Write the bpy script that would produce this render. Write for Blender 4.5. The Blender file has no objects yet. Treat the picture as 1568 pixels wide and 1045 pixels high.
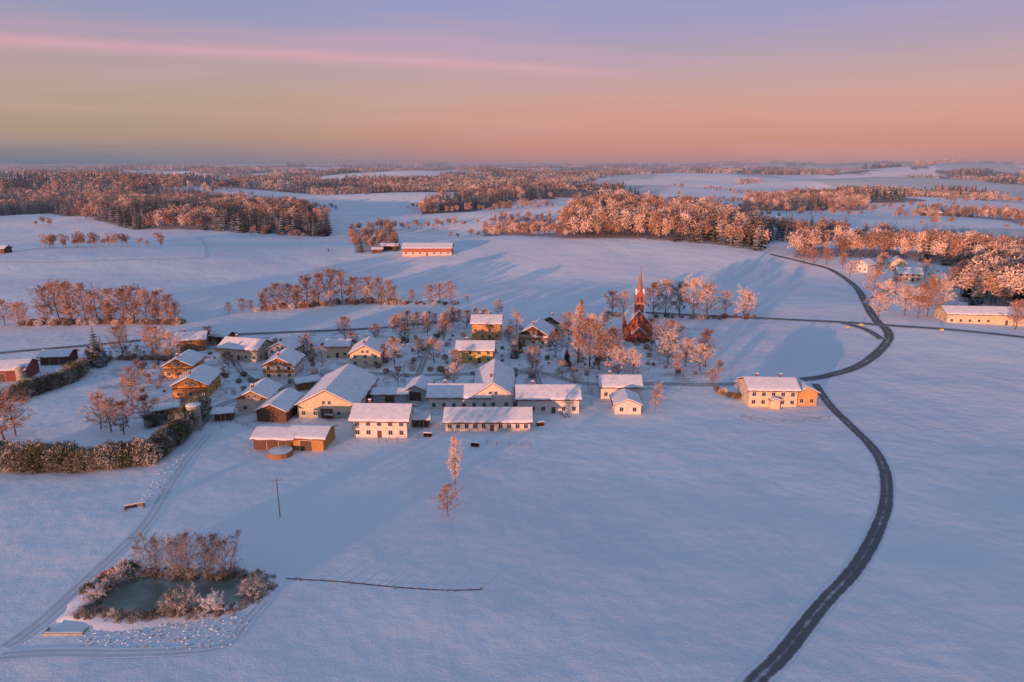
import bpy, math, random, bmesh
import numpy as np
from mathutils import Vector, Matrix
random.seed(7); RNG=np.random.default_rng(7)
scene=bpy.context.scene
H0=75.0; F=1045.0; PITCH=math.radians(14.6)

# ---------------------------------------------------------------- noise / terrain
_tab=np.random.default_rng(3).random((256,256))
def vnoise(x,y):
    xi=np.floor(x).astype(int); yi=np.floor(y).astype(int)
    fx=x-xi; fy=y-yi
    fx=fx*fx*fx*(fx*(fx*6-15)+10); fy=fy*fy*fy*(fy*(fy*6-15)+10)
    a=_tab[xi%256,yi%256]; b=_tab[(xi+1)%256,yi%256]; c=_tab[xi%256,(yi+1)%256]; d=_tab[(xi+1)%256,(yi+1)%256]
    return (a*(1-fx)+b*fx)*(1-fy)+(c*(1-fx)+d*fx)*fy
def fbm(x,y,o=4):
    s=0;a=1;t=0
    for i in range(o):
        s=s+a*vnoise(x+17.3*i,y+9.1*i); t+=a; a*=.5; x=x*2.03; y=y*2.03
    return s/t
def ss(a,b,x):
    t=np.clip((x-a)/(b-a),0,1); return t*t*(3-2*t)
def g2(x,y,cx,cy,sx,sy): return np.exp(-((x-cx)/sx)**2-((y-cy)/sy)**2)
HILLS=[(90,590,180,120,15),(-330,520,180,110,7),(-75,392,120,30,3),(190,330,70,80,3.5),(140,930,200,200,25),(-60,770,210,110,-9),
 (520,760,250,180,11),(-420,900,250,150,11),(-150,1290,300,130,21),(-90,1060,260,90,-6),(720,1250,300,180,22),(330,1080,200,140,-8),
 (-750,1500,330,160,26),(330,1750,380,170,30),(1150,2000,420,200,40),(-280,2050,420,160,30),(-1200,2400,500,220,36),(700,2700,500,220,46),(-500,3000,600,220,40),(1900,3100,600,300,58)]
def height(x,y):
    x=np.asarray(x,float); y=np.asarray(y,float)
    r=np.hypot(x,y)
    h=5.5*(1-ss(40,200,y))*(1-.6*ss(10,120,-x))*(1-.6*ss(110,220,x))
    h=h+1.8*(fbm(x/120+5,y/95+3,3)-.5)*ss(0,80,r)
    h=h+6.5*(fbm(x/230+1.5,y/150+8.3,2)-.5)*ss(270,420,y)
    for cx,cy,sx,sy,a in HILLS: h=h+a*g2(x,y,cx,cy,sx,sy)
    n=fbm(x/850+11.2,y/480+4.7,3)-.5
    h=h+n*(55*ss(950,1900,r)+75*ss(2800,6000,r)+40*ss(6000,14000,r))
    h=h+20*ss(5000,12000,r)*ss(-.1,.6,x/(r+1))-22*ss(4000,12000,r)*ss(-.1,-.5,x/(r+1))
    return h
def hz(x,y): return float(height(x,y))
def G(px,py):
    dx=(px-784)/F; dy=-(py-522.5)/F
    d=Vector((dx, math.cos(PITCH)+dy*math.sin(PITCH), -math.sin(PITCH)+dy*math.cos(PITCH)))
    ts=np.geomspace(40,30000,1500)
    zz=H0+d.z*ts-height(d.x*ts,d.y*ts)
    k=np.argmax(zz<0)
    if zz[k]>=0: k=len(ts)-1
    a,b=ts[max(k-1,0)],ts[k]
    for _ in range(30):
        m=(a+b)/2
        if H0+d.z*m-hz(d.x*m,d.y*m)<0: b=m
        else: a=m
    return (d.x*b,d.y*b,hz(d.x*b,d.y*b))

# ---------------------------------------------------------------- materials
HAZE_GLOW=(0.27,0.23,0.315)  # colour that distant surfaces emit in place of airlight
def newmat(name):
    m=bpy.data.materials.new(name); m.use_nodes=True
    nt=m.node_tree; b=nt.nodes['Principled BSDF']; return m,nt,b
def N(nt,t,**k):
    n=nt.nodes.new(t)
    for a,v in k.items(): setattr(n,a,v)
    return n
def math_n(nt,op,a,b=None,clamp=False):
    n=N(nt,'ShaderNodeMath',operation=op); n.use_clamp=clamp
    for i,v in enumerate((a,b)):
        if v is None: continue
        if isinstance(v,(int,float)): n.inputs[i].default_value=v
        else: nt.links.new(v,n.inputs[i])
    return n.outputs[0]
def mixc(nt,f,a,b):
    n=N(nt,'ShaderNodeMix',data_type='RGBA')
    for s,v in ((n.inputs[0],f),(n.inputs[6],a),(n.inputs[7],b)):
        if isinstance(v,(int,float)): s.default_value=v
        elif isinstance(v,tuple): s.default_value=(*v,1)
        else: nt.links.new(v,s)
    return n.outputs[2]
def noise(nt,scale,detail=4,vec=None,rough=.55):
    n=N(nt,'ShaderNodeTexNoise'); n.inputs['Scale'].default_value=scale; n.inputs['Detail'].default_value=detail
    n.inputs['Roughness'].default_value=rough
    if vec is not None: nt.links.new(vec,n.inputs['Vector'])
    return n.outputs['Fac']
def maprange(nt,v,a,b,c=0.,d=1.):
    n=N(nt,'ShaderNodeMapRange',interpolation_type='SMOOTHSTEP'); nt.links.new(v,n.inputs[0])
    for i,k in enumerate((a,b,c,d)): n.inputs[i+1].default_value=k
    return n.outputs[0]
def pos(nt): return N(nt,'ShaderNodeNewGeometry').outputs['Position']
def normz(nt):
    s=N(nt,'ShaderNodeSeparateXYZ'); nt.links.new(N(nt,'ShaderNodeNewGeometry').outputs['Normal'],s.inputs[0]); return s.outputs[2]
def haze_glow(nt,bsdf,k=1/6800.):  # aerial haze painted onto surfaces as emission, growing with distance from origin
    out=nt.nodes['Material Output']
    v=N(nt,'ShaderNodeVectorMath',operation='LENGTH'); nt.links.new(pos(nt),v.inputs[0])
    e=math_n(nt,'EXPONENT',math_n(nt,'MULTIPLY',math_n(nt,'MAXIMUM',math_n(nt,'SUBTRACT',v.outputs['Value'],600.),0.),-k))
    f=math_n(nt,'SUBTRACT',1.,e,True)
    em=N(nt,'ShaderNodeEmission'); em.inputs[0].default_value=(*HAZE_GLOW,1)
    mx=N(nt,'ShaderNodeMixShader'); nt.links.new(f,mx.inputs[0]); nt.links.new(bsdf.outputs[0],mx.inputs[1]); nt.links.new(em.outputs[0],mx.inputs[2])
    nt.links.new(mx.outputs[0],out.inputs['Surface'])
def simple(name,col,rough=.8,var=.18,scale=1.5,metal=0):
    m,nt,b=newmat(name)
    f=noise(nt,scale,4,pos(nt)); lo=tuple(c*(1-var) for c in col); hi=tuple(min(1,c*(1+var)) for c in col)
    nt.links.new(mixc(nt,maprange(nt,f,.3,.7),lo,hi),b.inputs['Base Color'])
    b.inputs['Roughness'].default_value=rough; b.inputs['Metallic'].default_value=metal
    return m
def planks(name,col):
    m,nt,b=newmat(name)
    tc=N(nt,'ShaderNodeTexCoord').outputs['Object']
    mp=N(nt,'ShaderNodeMapping'); mp.inputs['Scale'].default_value=(6,6,.3); nt.links.new(tc,mp.inputs[0])
    f=noise(nt,1.2,3,mp.outputs[0])
    nt.links.new(mixc(nt,maprange(nt,f,.3,.7),tuple(c*.6 for c in col),tuple(c*1.3 for c in col)),b.inputs['Base Color'])
    b.inputs['Roughness'].default_value=.8
    return m
def snowmat(name='roof_snow'):
    m,nt,b=newmat(name)
    f=noise(nt,.6,4,pos(nt)); f2=noise(nt,.25,5,pos(nt),.7)
    c=mixc(nt,maprange(nt,f,.3,.75),(.88,.86,.86),(.74,.73,.76))
    nt.links.new(mixc(nt,maprange(nt,f2,.60,.72,0.,.45),c,(.42,.36,.33)),b.inputs['Base Color'])
    b.inputs['Roughness'].default_value=.7
    bp=N(nt,'ShaderNodeBump'); bp.inputs['Strength'].default_value=.3; bp.inputs['Distance'].default_value=.3
    nt.links.new(f,bp.inputs['Height']); nt.links.new(bp.outputs[0],b.inputs['Normal'])
    return m
SNOW=snowmat()
GLASS,_nt,_b=newmat('window_glass'); _b.inputs['Base Color'].default_value=(.04,.05,.07,1); _b.inputs['Roughness'].default_value=.12
FRAME=simple('window_frame',(.6,.58,.55),.6,.05)
WOOD=planks('dark_wood',(.13,.065,.04)); WOODL=planks('light_wood',(.34,.16,.06))
TILE=simple('roof_tile',(.18,.09,.07),.8)
STONE=simple('concrete',(.38,.34,.27),.9); METAL=simple('pole_metal',(.12,.12,.12),.6)
_walls={}
def wallmat(c):
    if c not in _walls:
        _walls[c]=simple('plaster_%d'%len(_walls),c,.9,.1,.8)
    return _walls[c]

def twigmat(name,dark,frost,lo=.35,hi=.7,ns=.35):
    m,nt,b=newmat(name)
    f=noise(nt,ns,2,pos(nt)); oi=N(nt,'ShaderNodeObjectInfo').outputs['Random']
    nz=math_n(nt,'MULTIPLY',math_n(nt,'ABSOLUTE',normz(nt)),.25)
    s=math_n(nt,'ADD',math_n(nt,'ADD',f,math_n(nt,'MULTIPLY',math_n(nt,'SUBTRACT',oi,.5),.4)),math_n(nt,'SUBTRACT',nz,.1))
    nt.links.new(mixc(nt,maprange(nt,s,lo,hi),dark,frost),b.inputs['Base Color'])
    b.inputs['Roughness'].default_value=.8
    haze_glow(nt,b); return m
TWIG=twigmat('frosted_twigs',(.38,.21,.145),(.82,.63,.53),.33,.68)
TWIGB=twigmat('brown_twigs',(.25,.14,.10),(.62,.42,.33),.36,.75)
TWIGG=twigmat('shade_grey_twigs',(.20,.16,.14),(.46,.41,.39),.36,.75)  # greyer willow colour stands in for the missing sunlight at the pond
TWIGW=twigmat('white_frosted_twigs',(.34,.28,.25),(.80,.76,.74),.32,.68)
BARK=simple('bark',(.13,.095,.08),.9)
NEEDLE=twigmat('snowy_needles',(.035,.055,.045),(.42,.43,.45),.47,.82)
HEDGE=twigmat('hedge_leaves',(.13,.115,.055),(.60,.54,.46),.4,.8,.8)

# snow ground
def groundmat():
    m,nt,b=newmat('snow_ground'); P=pos(nt)
    n1=noise(nt,.012,3,P); n2=noise(nt,.35,4,P); n3=noise(nt,2.5,2,P)
    col=mixc(nt,maprange(nt,n1,.35,.65),(.87,.87,.88),(.79,.79,.83))
    at=N(nt,'ShaderNodeAttribute',attribute_name='forest').outputs['Fac']
    yd=N(nt,'ShaderNodeAttribute',attribute_name='yard').outputs['Fac']
    n4=noise(nt,.14,4,P,.7)
    col=mixc(nt,math_n(nt,'MULTIPLY',maprange(nt,n4,.48,.62),yd),col,(.36,.32,.28))
    col=mixc(nt,math_n(nt,'MULTIPLY',maprange(nt,n2,.62,.75),.2),col,(.58,.57,.55))
    fl=N(nt,'ShaderNodeAttribute',attribute_name='field').outputs['Fac']
    col=mixc(nt,math_n(nt,'MULTIPLY',fl,.6),col,(.42,.48,.46))
    col=mixc(nt,math_n(nt,'MULTIPLY',at,.9),col,(.19,.15,.145))
    nt.links.new(col,b.inputs['Base Color']); b.inputs['Roughness'].default_value=.75
    mp=N(nt,'ShaderNodeMapping'); mp.inputs['Rotation'].default_value=(0,0,math.radians(28)); nt.links.new(P,mp.inputs[0])
    w=N(nt,'ShaderNodeTexWave'); w.inputs['Scale'].default_value=.05; w.inputs['Distortion'].default_value=2.2; w.inputs['Detail'].default_value=2
    w.inputs['Detail Scale'].default_value=.3; nt.links.new(mp.outputs[0],w.inputs['Vector'])
    sp=N(nt,'ShaderNodeSeparateXYZ'); nt.links.new(P,sp.inputs[0])
    wm=math_n(nt,'MULTIPLY',w.outputs['Fac'],math_n(nt,'MULTIPLY',maprange(nt,noise(nt,.008,1,P),.45,.6,0.,.13),maprange(nt,sp.outputs[1],330.,480.)))
    hsum=math_n(nt,'ADD',wm,math_n(nt,'ADD',math_n(nt,'MULTIPLY',n2,.16),math_n(nt,'ADD',math_n(nt,'MULTIPLY',n3,.05),math_n(nt,'MULTIPLY',noise(nt,.05,3,P),1.2))))
    bp=N(nt,'ShaderNodeBump'); bp.inputs['Strength'].default_value=.8; bp.inputs['Distance'].default_value=1.0
    nt.links.new(hsum,bp.inputs['Height']); nt.links.new(bp.outputs[0],b.inputs['Normal'])
    haze_glow(nt,b); return m
GROUND=groundmat()

def roadmat(name,base,edge_snow,center_snow,thr=.5,sn=(.74,.76,.80)):
    m,nt,b=newmat(name)
    uv=N(nt,'ShaderNodeUVMap').outputs[0]
    s=N(nt,'ShaderNodeSeparateXYZ'); nt.links.new(uv,s.inputs[0])
    d=math_n(nt,'ABSOLUTE',math_n(nt,'SUBTRACT',s.outputs[0],.5))
    e=maprange(nt,d,.28,.5,0.,edge_snow); c=maprange(nt,d,.0,.16,center_snow,0.)
    n=noise(nt,.6,5,pos(nt),.65); n2=noise(nt,.06,2,pos(nt))
    f=math_n(nt,'ADD',math_n(nt,'ADD',e,c),math_n(nt,'ADD',math_n(nt,'SUBTRACT',n,.5),math_n(nt,'MULTIPLY',math_n(nt,'SUBTRACT',n2,.5),.8)))
    nt.links.new(mixc(nt,maprange(nt,f,thr-.35,thr+.35),base,sn),b.inputs['Base Color'])
    b.inputs['Roughness'].default_value=.7
    return m
ROAD=roadmat('snowy_asphalt',(.12,.12,.125),.95,.28,.44)
TRACK=roadmat('farm_track_snow',(.60,.61,.63),1.1,.5,.35,(.82,.85,.89))
YARD=roadmat('village_lane_snow',(.34,.33,.33),.9,.5,.42)

# ---------------------------------------------------------------- mesh builder
class MB:
    def __init__(s): s.v=[];s.f=[];s.m=[]
    def poly(s,pts,mi=0):
        b=len(s.v); s.v+= [tuple(p) for p in pts]; s.f.append(tuple(range(b,b+len(pts)))); s.m.append(mi)
    def box(s,x0,x1,y0,y1,z0,z1,mi=0):
        b=len(s.v); s.v+=[(x0,y0,z0),(x1,y0,z0),(x1,y1,z0),(x0,y1,z0),(x0,y0,z1),(x1,y0,z1),(x1,y1,z1),(x0,y1,z1)]
        for f in ((0,3,2,1),(4,5,6,7),(0,1,5,4),(1,2,6,5),(2,3,7,6),(3,0,4,7)): s.f.append(tuple(b+i for i in f)); s.m.append(mi)
    def tube(s,p0,p1,r0,r1,n=5,mi=0,cap=False):
        p0=Vector(p0);p1=Vector(p1);d=(p1-p0)
        if d.length<1e-5:return
        d.normalize(); u=d.orthogonal().normalized(); w=d.cross(u); b=len(s.v)
        for p,r in ((p0,r0),(p1,r1)):
            for i in range(n):
                a=2*math.pi*i/n; s.v.append(tuple(p+u*(r*math.cos(a))+w*(r*math.sin(a))))
        for i in range(n): s.f.append((b+i,b+(i+1)%n,b+n+(i+1)%n,b+n+i)); s.m.append(mi)
        if cap: s.f.append(tuple(b+n+i for i in range(n))); s.m.append(mi)
    def mesh(s,name,mats,smooth=False):
        me=bpy.data.meshes.new(name); me.from_pydata(s.v,[],s.f)
        for m in mats: me.materials.append(m)
        me.polygons.foreach_set('material_index',s.m)
        if smooth: me.polygons.foreach_set('use_smooth',[True]*len(s.f))
        me.update(); return me
def obj(name,me,loc=(0,0,0),rot=0,parent=None,scale=1):
    o=bpy.data.objects.new(name,me); scene.collection.objects.link(o)
    o.location=loc; o.rotation_euler=(0,0,rot)
    if not isinstance(scale,(int,float)): o.scale=scale
    else: o.scale=(scale,)*3
    if parent: o.parent=parent
    return o

# ---------------------------------------------------------------- trees
def rdir(rn):
    z=rn.uniform(-1,1);a=rn.uniform(0,2*math.pi);q=math.sqrt(1-z*z);return Vector((q*math.cos(a),q*math.sin(a),z))
def twig(mb,p,d,l,w,mi=1):
    s=d.cross(Vector((random.uniform(-1,1),random.uniform(-1,1),random.uniform(-1,1))))
    if s.length<1e-4:return
    s=s.normalized()*w*.5
    b=len(mb.v); mb.v+=[tuple(p-s),tuple(p+s),tuple(p+d*l)]; mb.f.append((b,b+1,b+2)); mb.m.append(mi)
def gen_tree(name,seed,H=10,spread=4,nb=22,ns=5,nt_=12,twl=.7,tww=.09,start=.2,up=.75,mats=None,stems=1):
    rn=random.Random(seed); random.seed(seed); mb=MB()
    for st in range(stems):
        lean=Vector((rn.uniform(-1,1),rn.uniform(-1,1),0))*(.05 if stems==1 else .25)
        base=Vector((0,0,-.3))+lean*1.0; pts=[base]; ns_=8
        for i in range(ns_): pts.append(pts[-1]+Vector((rn.uniform(-.03,.03)*H/4+lean.x*H*.12,rn.uniform(-.03,.03)*H/4+lean.y*H*.12,H*.92/ns_)))
        R=.015*H/(stems**.5)
        for i in range(ns_):
            mb.tube(pts[i],pts[i+1],R*(1-i/ns_*.9),R*(1-(i+1)/ns_*.9),6,0)
        for b in range(nb):
            t=start+(1-start)*(b+rn.random())/nb*.98; fi=min(t*ns_,ns_-.01); i=int(fi); p=pts[i].lerp(pts[i+1],fi-i)
            az=b*2.4+rn.uniform(-.5,.5); u=(t-start)/(1-start)
            prof=(math.sin(math.pi*min(1,(u*.8+.22)))**.7)
            L=spread*prof*rn.uniform(.65,1.15); el=up+u*.5+rn.uniform(-.25,.2)
            d=Vector((math.cos(az)*math.cos(el),math.sin(az)*math.cos(el),math.sin(el)))
            q=p; r=R*(1-t*.85)*.5
            segs=[q]
            for k in range(4):
                d=(d+Vector((rn.uniform(-.18,.18),rn.uniform(-.18,.18),rn.uniform(-.08,.14)))).normalized()
                q2=q+d*L/4; mb.tube(q,q2,r*(1-k*.22),r*(1-(k+1)*.22),4,0); q=q2; segs.append(q)
            for sb in range(ns):
                v=.2+.8*(sb+rn.random())/ns; fk=min(v*4,3.99); kk=int(fk); ps=segs[kk].lerp(segs[kk+1],fk-kk)
                ds=(d+rdir(rn)*1.0).normalized(); Ls=L*.42*rn.uniform(.6,1.1)
                pe=ps+ds*Ls; mb.tube(ps,pe,r*.3,r*.08,3,1)
                for tw in range(nt_):
                    pp=ps.lerp(pe,rn.uniform(.05,1.1)); dd=(ds*.6+rdir(rn)+Vector((0,0,.15))).normalized()
                    twig(mb,pp,dd,twl*rn.uniform(.5,1.2),tww*rn.uniform(.6,1.3))
    return mb.mesh(name,mats or [BARK,TWIG])
def gen_spruce(name,seed,H=12,R=2.6,layers=15,nb=13,mats=None):
    rn=random.Random(seed); mb=MB(); mb.tube((0,0,-.3),(0,0,H*.95),.018*H,.02,6,0)
    for k in range(layers):
        t=k/layers; z=H*(.07+.9*t); r=R*(1-t)**.8*rn.uniform(.82,1.12)
        for b in range(nb):
            az=2*math.pi*b/nb+rn.uniform(-.25,.25)+k; rr=r*rn.uniform(.7,1.15); w=max(.12,rr*.33)
            c,s=math.cos(az),math.sin(az); dz=-rr*.35*rn.uniform(.6,1.3)
            a=Vector((0,0,z+.25)); tip=Vector((c*rr,s*rr,z+dz)); mid=Vector((c*rr*.55,s*rr*.55,z+dz*.35))
            sd=Vector((-s,c,0))*w; dr=Vector((0,0,-.22*w-.1))
            mb.poly([a,mid-sd+dr,tip,mid],1); mb.poly([a,mid,tip,mid+sd+dr],1)
            for q in range(2):
                pq=a.lerp(tip,rn.uniform(.4,.95)); dd=(Vector((c,s,-.3))+rdir(rn)*.7).normalized(); random.seed(rn.random())
                twig(mb,pq,dd,w*1.3,w*.7)
    mb.poly([(-.1,0,H*.9),(.1,0,H*.9),(0,0,H*1.02)],1)
    return mb.mesh(name,mats or [BARK,NEEDLE])
def gen_far(name,seed,H,R,n,size,mats):
    rn=random.Random(seed); random.seed(seed); mb=MB(); mb.tube((0,0,-1),(0,0,H*.7),.25,.08,4,0)
    lobes=[(rdir(rn)*R*.45+Vector((0,0,H*rn.uniform(.4,.75))),R*rn.uniform(.4,.7)) for _ in range(8)]
    for i in range(n):
        c,r=lobes[rn.randrange(8)]; p=c+rdir(rn)*r*rn.random()**.4; p.z=min(max(p.z,H*.12),H)
        twig(mb,p,rdir(rn),size*rn.uniform(.6,1.4),size*.5)
    return mb.mesh(name,mats)
def gen_bush(name,seed,R,Hh,n,size,mats,boxy=False):
    rn=random.Random(seed); random.seed(seed); mb=MB()
    for i in range(6):
        d=rdir(rn); d.z=abs(d.z)+.5; mb.tube((0,0,-.1),d.normalized()*Hh*.7,.05,.02,3,0)
    for i in range(n):
        d=rdir(rn); q=rn.random()**(.25); lump=1+.25*math.sin(d.x*5+seed)*math.cos(d.y*4+seed)
        p=Vector((d.x*R*q*lump,d.y*R*q*lump,Hh*.5+d.z*Hh*.5*q*lump)); p.z=max(p.z,.05)
        dd=(d+rdir(rn)+Vector((0,0,.4))).normalized(); twig(mb,p,dd,size*rn.uniform(.6,1.4),size*.4*rn.uniform(.7,1.3))
    return mb.mesh(name,mats)

ROUND=[gen_tree('bare_tree_mesh_%d'%i,20+i,10,4.3,26,6,18,.75,.085,.15,.62) for i in range(4)]
ROUNDB=[gen_tree('brown_tree_mesh_%d'%i,40+i,10,4.5,26,6,17,.7,.085,.14,.62,mats=[BARK,TWIGB]) for i in range(3)]
TALL=[gen_tree('tall_tree_mesh_%d'%i,60+i,10,2.3,34,5,16,.55,.065,.12,.85) for i in range(3)]
WILLOW=[gen_tree('willow_mesh_%d'%i,80+i,10,4.0,15,5,16,.6,.045,.12,.8,mats=[BARK,TWIGG],stems=4) for i in range(2)]
WBUSH=[gen_tree('frosted_bush_mesh_%d'%i,90+i,3,1.9,16,5,20,.35,.04,.05,.5,mats=[BARK,TWIGW],stems=2) for i in range(2)]
SPRUCE=[gen_spruce('spruce_mesh_%d'%i,100+i) for i in range(3)]
FARD=[gen_far('far_tree_mesh_%d'%i,120+i,20,6.8,400,1.6,[BARK,TWIG]) for i in range(3)]
FARB=[gen_far('far_brown_mesh_%d'%i,130+i,19,6.8,400,1.6,[BARK,TWIGB]) for i in range(2)]
FARC=[gen_spruce('far_spruce_mesh_%d'%i,140+i,22,4.2,9,8) for i in range(3)]
HB=[gen_bush('hedge_mesh_%d'%i,150+i,1.4,3.2,900,.32,[BARK,HEDGE]) for i in range(3)]
SB=[gen_bush('shrub_mesh_%d'%i,160+i,1.2,1.8,450,.42,[BARK,(TWIGW,TWIGB,TWIG,HEDGE)[i]]) for i in range(4)]

def proto(name,meshes):
    c=bpy.data.collections.new(name)
    for m in meshes:
        o=bpy.data.objects.new(m.name+'_proto',m); c.objects.link(o)
    return c,len(meshes)
def scatter(name,pts,scales,coll,zs=None):
    c,n=coll
    me=bpy.data.meshes.new(name); me.from_pydata([tuple(p) for p in pts],[],[])
    k=len(pts)
    for an,ty,vals in (('sc','FLOAT',list(scales)),('rz','FLOAT',[random.uniform(0,6.28) for _ in range(k)]),('ix','INT',[random.randrange(n) for _ in range(k)])):
        a=me.attributes.new(an,ty,'POINT'); a.data.foreach_set('value',vals)
    o=obj(name,me); md=o.modifiers.new('instances','NODES')
    ng=bpy.data.node_groups.new(name+'_nodes','GeometryNodeTree'); md.node_group=ng
    ng.interface.new_socket('Geometry',in_out='INPUT',socket_type='NodeSocketGeometry')
    ng.interface.new_socket('Geometry',in_out='OUTPUT',socket_type='NodeSocketGeometry')
    gi=ng.nodes.new('NodeGroupInput'); go=ng.nodes.new('NodeGroupOutput')
    ip=ng.nodes.new('GeometryNodeInstanceOnPoints'); ci=ng.nodes.new('GeometryNodeCollectionInfo')
    ci.inputs[0].default_value=c; ci.inputs['Separate Children'].default_value=True; ci.inputs['Reset Children'].default_value=True
    def att(nm,ty):
        a=ng.nodes.new('GeometryNodeInputNamedAttribute'); a.data_type=ty; a.inputs[0].default_value=nm; return a.outputs[0]
    L=ng.links.new
    L(gi.outputs[0],ip.inputs['Points']); L(ci.outputs[0],ip.inputs['Instance']); ip.inputs['Pick Instance'].default_value=True
    L(att('ix','INT'),ip.inputs['Instance Index'])
    cx=ng.nodes.new('ShaderNodeCombineXYZ'); L(att('rz','FLOAT'),cx.inputs[2])
    er=ng.nodes.new('FunctionNodeEulerToRotation'); L(cx.outputs[0],er.inputs[0]); L(er.outputs[0],ip.inputs['Rotation'])
    L(att('sc','FLOAT'),ip.inputs['Scale']); L(ip.outputs[0],go.inputs[0])
    return o
def inpoly(x,y,poly):
    x=np.asarray(x);y=np.asarray(y);r=np.zeros(x.shape,bool);n=len(poly)
    for i in range(n):
        x1,y1=poly[i][:2];x2,y2=poly[(i+1)%n][:2]
        c=((y1>y)!=(y2>y))&(x<(x2-x1)*(y-y1)/((y2-y1)+1e-9)+x1); r^=c
    return r
def sample(poly,spacing):
    xs=[p[0] for p in poly];ys=[p[1] for p in poly]
    n=int((max(xs)-min(xs))*(max(ys)-min(ys))/spacing**2)
    n=min(n,60000)
    x=RNG.uniform(min(xs),max(xs),n);y=RNG.uniform(min(ys),max(ys),n);k=inpoly(x,y,poly);x=x[k];y=y[k];z=height(x,y)
    return list(zip(x,y,z))
def spaced(pts,d):
    grid={};out=[]
    for p in pts:
        k=(int(p[0]//d),int(p[1]//d))
        if k in grid: continue
        grid[k]=1; out.append(p)
    return out
cD=proto('far_deciduous',FARD); cB=proto('far_brown',FARB); cC=proto('far_conifer',FARC)
cH=proto('hedge_plants',HB); cS=proto('shrubs',SB); cR=proto('hedgerow_trees',ROUND+ROUNDB[:2])

FPOLY=[]
def forest(poly_px,fr_con,spacing=7,sc=1.,name='forest',brown=.3):
    poly=[G(*p) for p in poly_px]; FPOLY.append([(p[0],p[1]) for p in poly])
    pts=spaced(sample(poly,spacing*.6),spacing)
    A=[];B=[];C=[]
    for p in pts:
        m=float(fbm(np.array(p[0]/60.+3),np.array(p[1]/60.),2))
        thr=.5+(fr_con-.5)*.6
        if m<thr and fr_con>0 and not(fr_con<.3 and random.random()<.5): C.append(p)
        elif random.random()<brown: B.append(p)
        else: A.append(p)
    for nm,q,c in ((name,A,cD),(name,B,cB),('conifer_'+name,C,cC)):
        if q: scatter(nm,q,[sc*random.uniform(.7,1.15) for _ in q],c)
    return poly
forest([(-60,335),(75,327),(150,338),(205,352),(300,352),(380,357),(505,363),(500,338),(420,320),(300,308),(150,303),(-60,308)],.6,8.5,1.05,brown=.6)
forest([(645,330),(770,312),(850,305),(830,299),(720,301),(650,314)],.6,8.5,brown=.5)
forest([(560,299),(720,290),(880,300),(880,292),(730,283),(560,288)],.5,10,brown=.5)
forest([(862,348),(870,366),(985,366),(1110,376),(1168,386),(1178,362),(1110,338),(1020,325),(960,318),(880,326)],.18,8,1.1,brown=.25)
forest([(738,362),(800,362),(870,366),(870,357),(800,352),(740,354)],.05,8,.6)
forest([(1140,322),(1330,322),(1325,312),(1240,306),(1140,311)],.5,8.5,brown=.4)
forest([(1165,372),(1295,366),(1295,352),(1200,350),(1165,356)],.5,10,.8,brown=.8)
forest([(1215,396),(1290,394),(1380,396),(1450,408),(1500,428),(1640,445),(1640,405),(1480,390),(1350,382),(1225,378)],.2,9,1.,brown=.25)
forest([(1470,462),(1500,466),(1640,486),(1640,440),(1520,430),(1470,440)],.25,9,1.1,brown=.2)
forest([(1355,373),(1480,380),(1480,368),(1355,362)],.8,9,.7)
forest([(535,352),(600,350),(615,385),(545,388)],.6,13,.6,brown=.8)
forest([(0,300),(250,302),(350,296),(200,287),(0,288)],.5,11,brown=.6)
forest([(750,346),(870,345),(865,331),(760,335)],.2,10,.5,brown=.8)
forest([(1400,325),(1568,345),(1568,336),(1420,318)],.6,10,.7,brown=.6)

# far woods (clump instances)
def clump(name,seed,kind):
    rn=random.Random(seed); random.seed(seed); mb=MB()
    for i in range(50):
        cx,cy=rn.uniform(-55,55),rn.uniform(-40,40); H=rn.uniform(14,22)
        if rn.random()<kind:
            for k in range(5):
                z=H*(.15+.17*k); r=4*(1-k/5.5)
                for b in range(6):
                    a=b*1.05+k; c,s=math.cos(a)*r,math.sin(a)*r
                    mb.poly([(cx,cy,z+H*.22),(cx+c-s*.5,cy+s+c*.5,z),(cx+c+s*.5,cy+s-c*.5,z-.6)],2)
        else:
            mi=1 if rn.random()<.55 else 0
            for k in range(40):
                d=rdir(rn); p=Vector((cx+d.x*5.5,cy+d.y*5.5,H*.55+d.z*H*.42)); twig(mb,p,rdir(rn),rn.uniform(2,4),2.4,mi)
    return mb.mesh(name,[TWIGB,TWIG,NEEDLE])
cl=proto('far_woods',[clump('clump_%d'%i,200+i,[.15,.6,.9,.35][i]) for i in range(4)])
def farmask(x,y):
    r=np.hypot(x,y)
    m=fbm(x/480+31,y/330+7,4)
    return (m>.545-.015*ss(4000,8000,r))&(r>1300)
pts=[];scs=[]
for (r0,r1,sp,s) in ((1250,3200,75,1.),(3200,6500,120,1.35),(6500,15000,260,2.2)):
    n=int(1.0*(r1*r1-r0*r0)/(sp*sp)*1.3)
    r=np.sqrt(RNG.uniform(r0*r0,r1*r1,n)); a=RNG.uniform(-.85,.85,n); x=r*np.sin(a); y=r*np.cos(a)
    k=farmask(x,y); x=x[k];y=y[k];z=height(x,y)
    q=spaced(list(zip(x,y,z)),sp); pts+=q; scs+=[s*random.uniform(.85,1.15) for _ in q]
scatter('distant_woods',pts,scs,cl)

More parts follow.
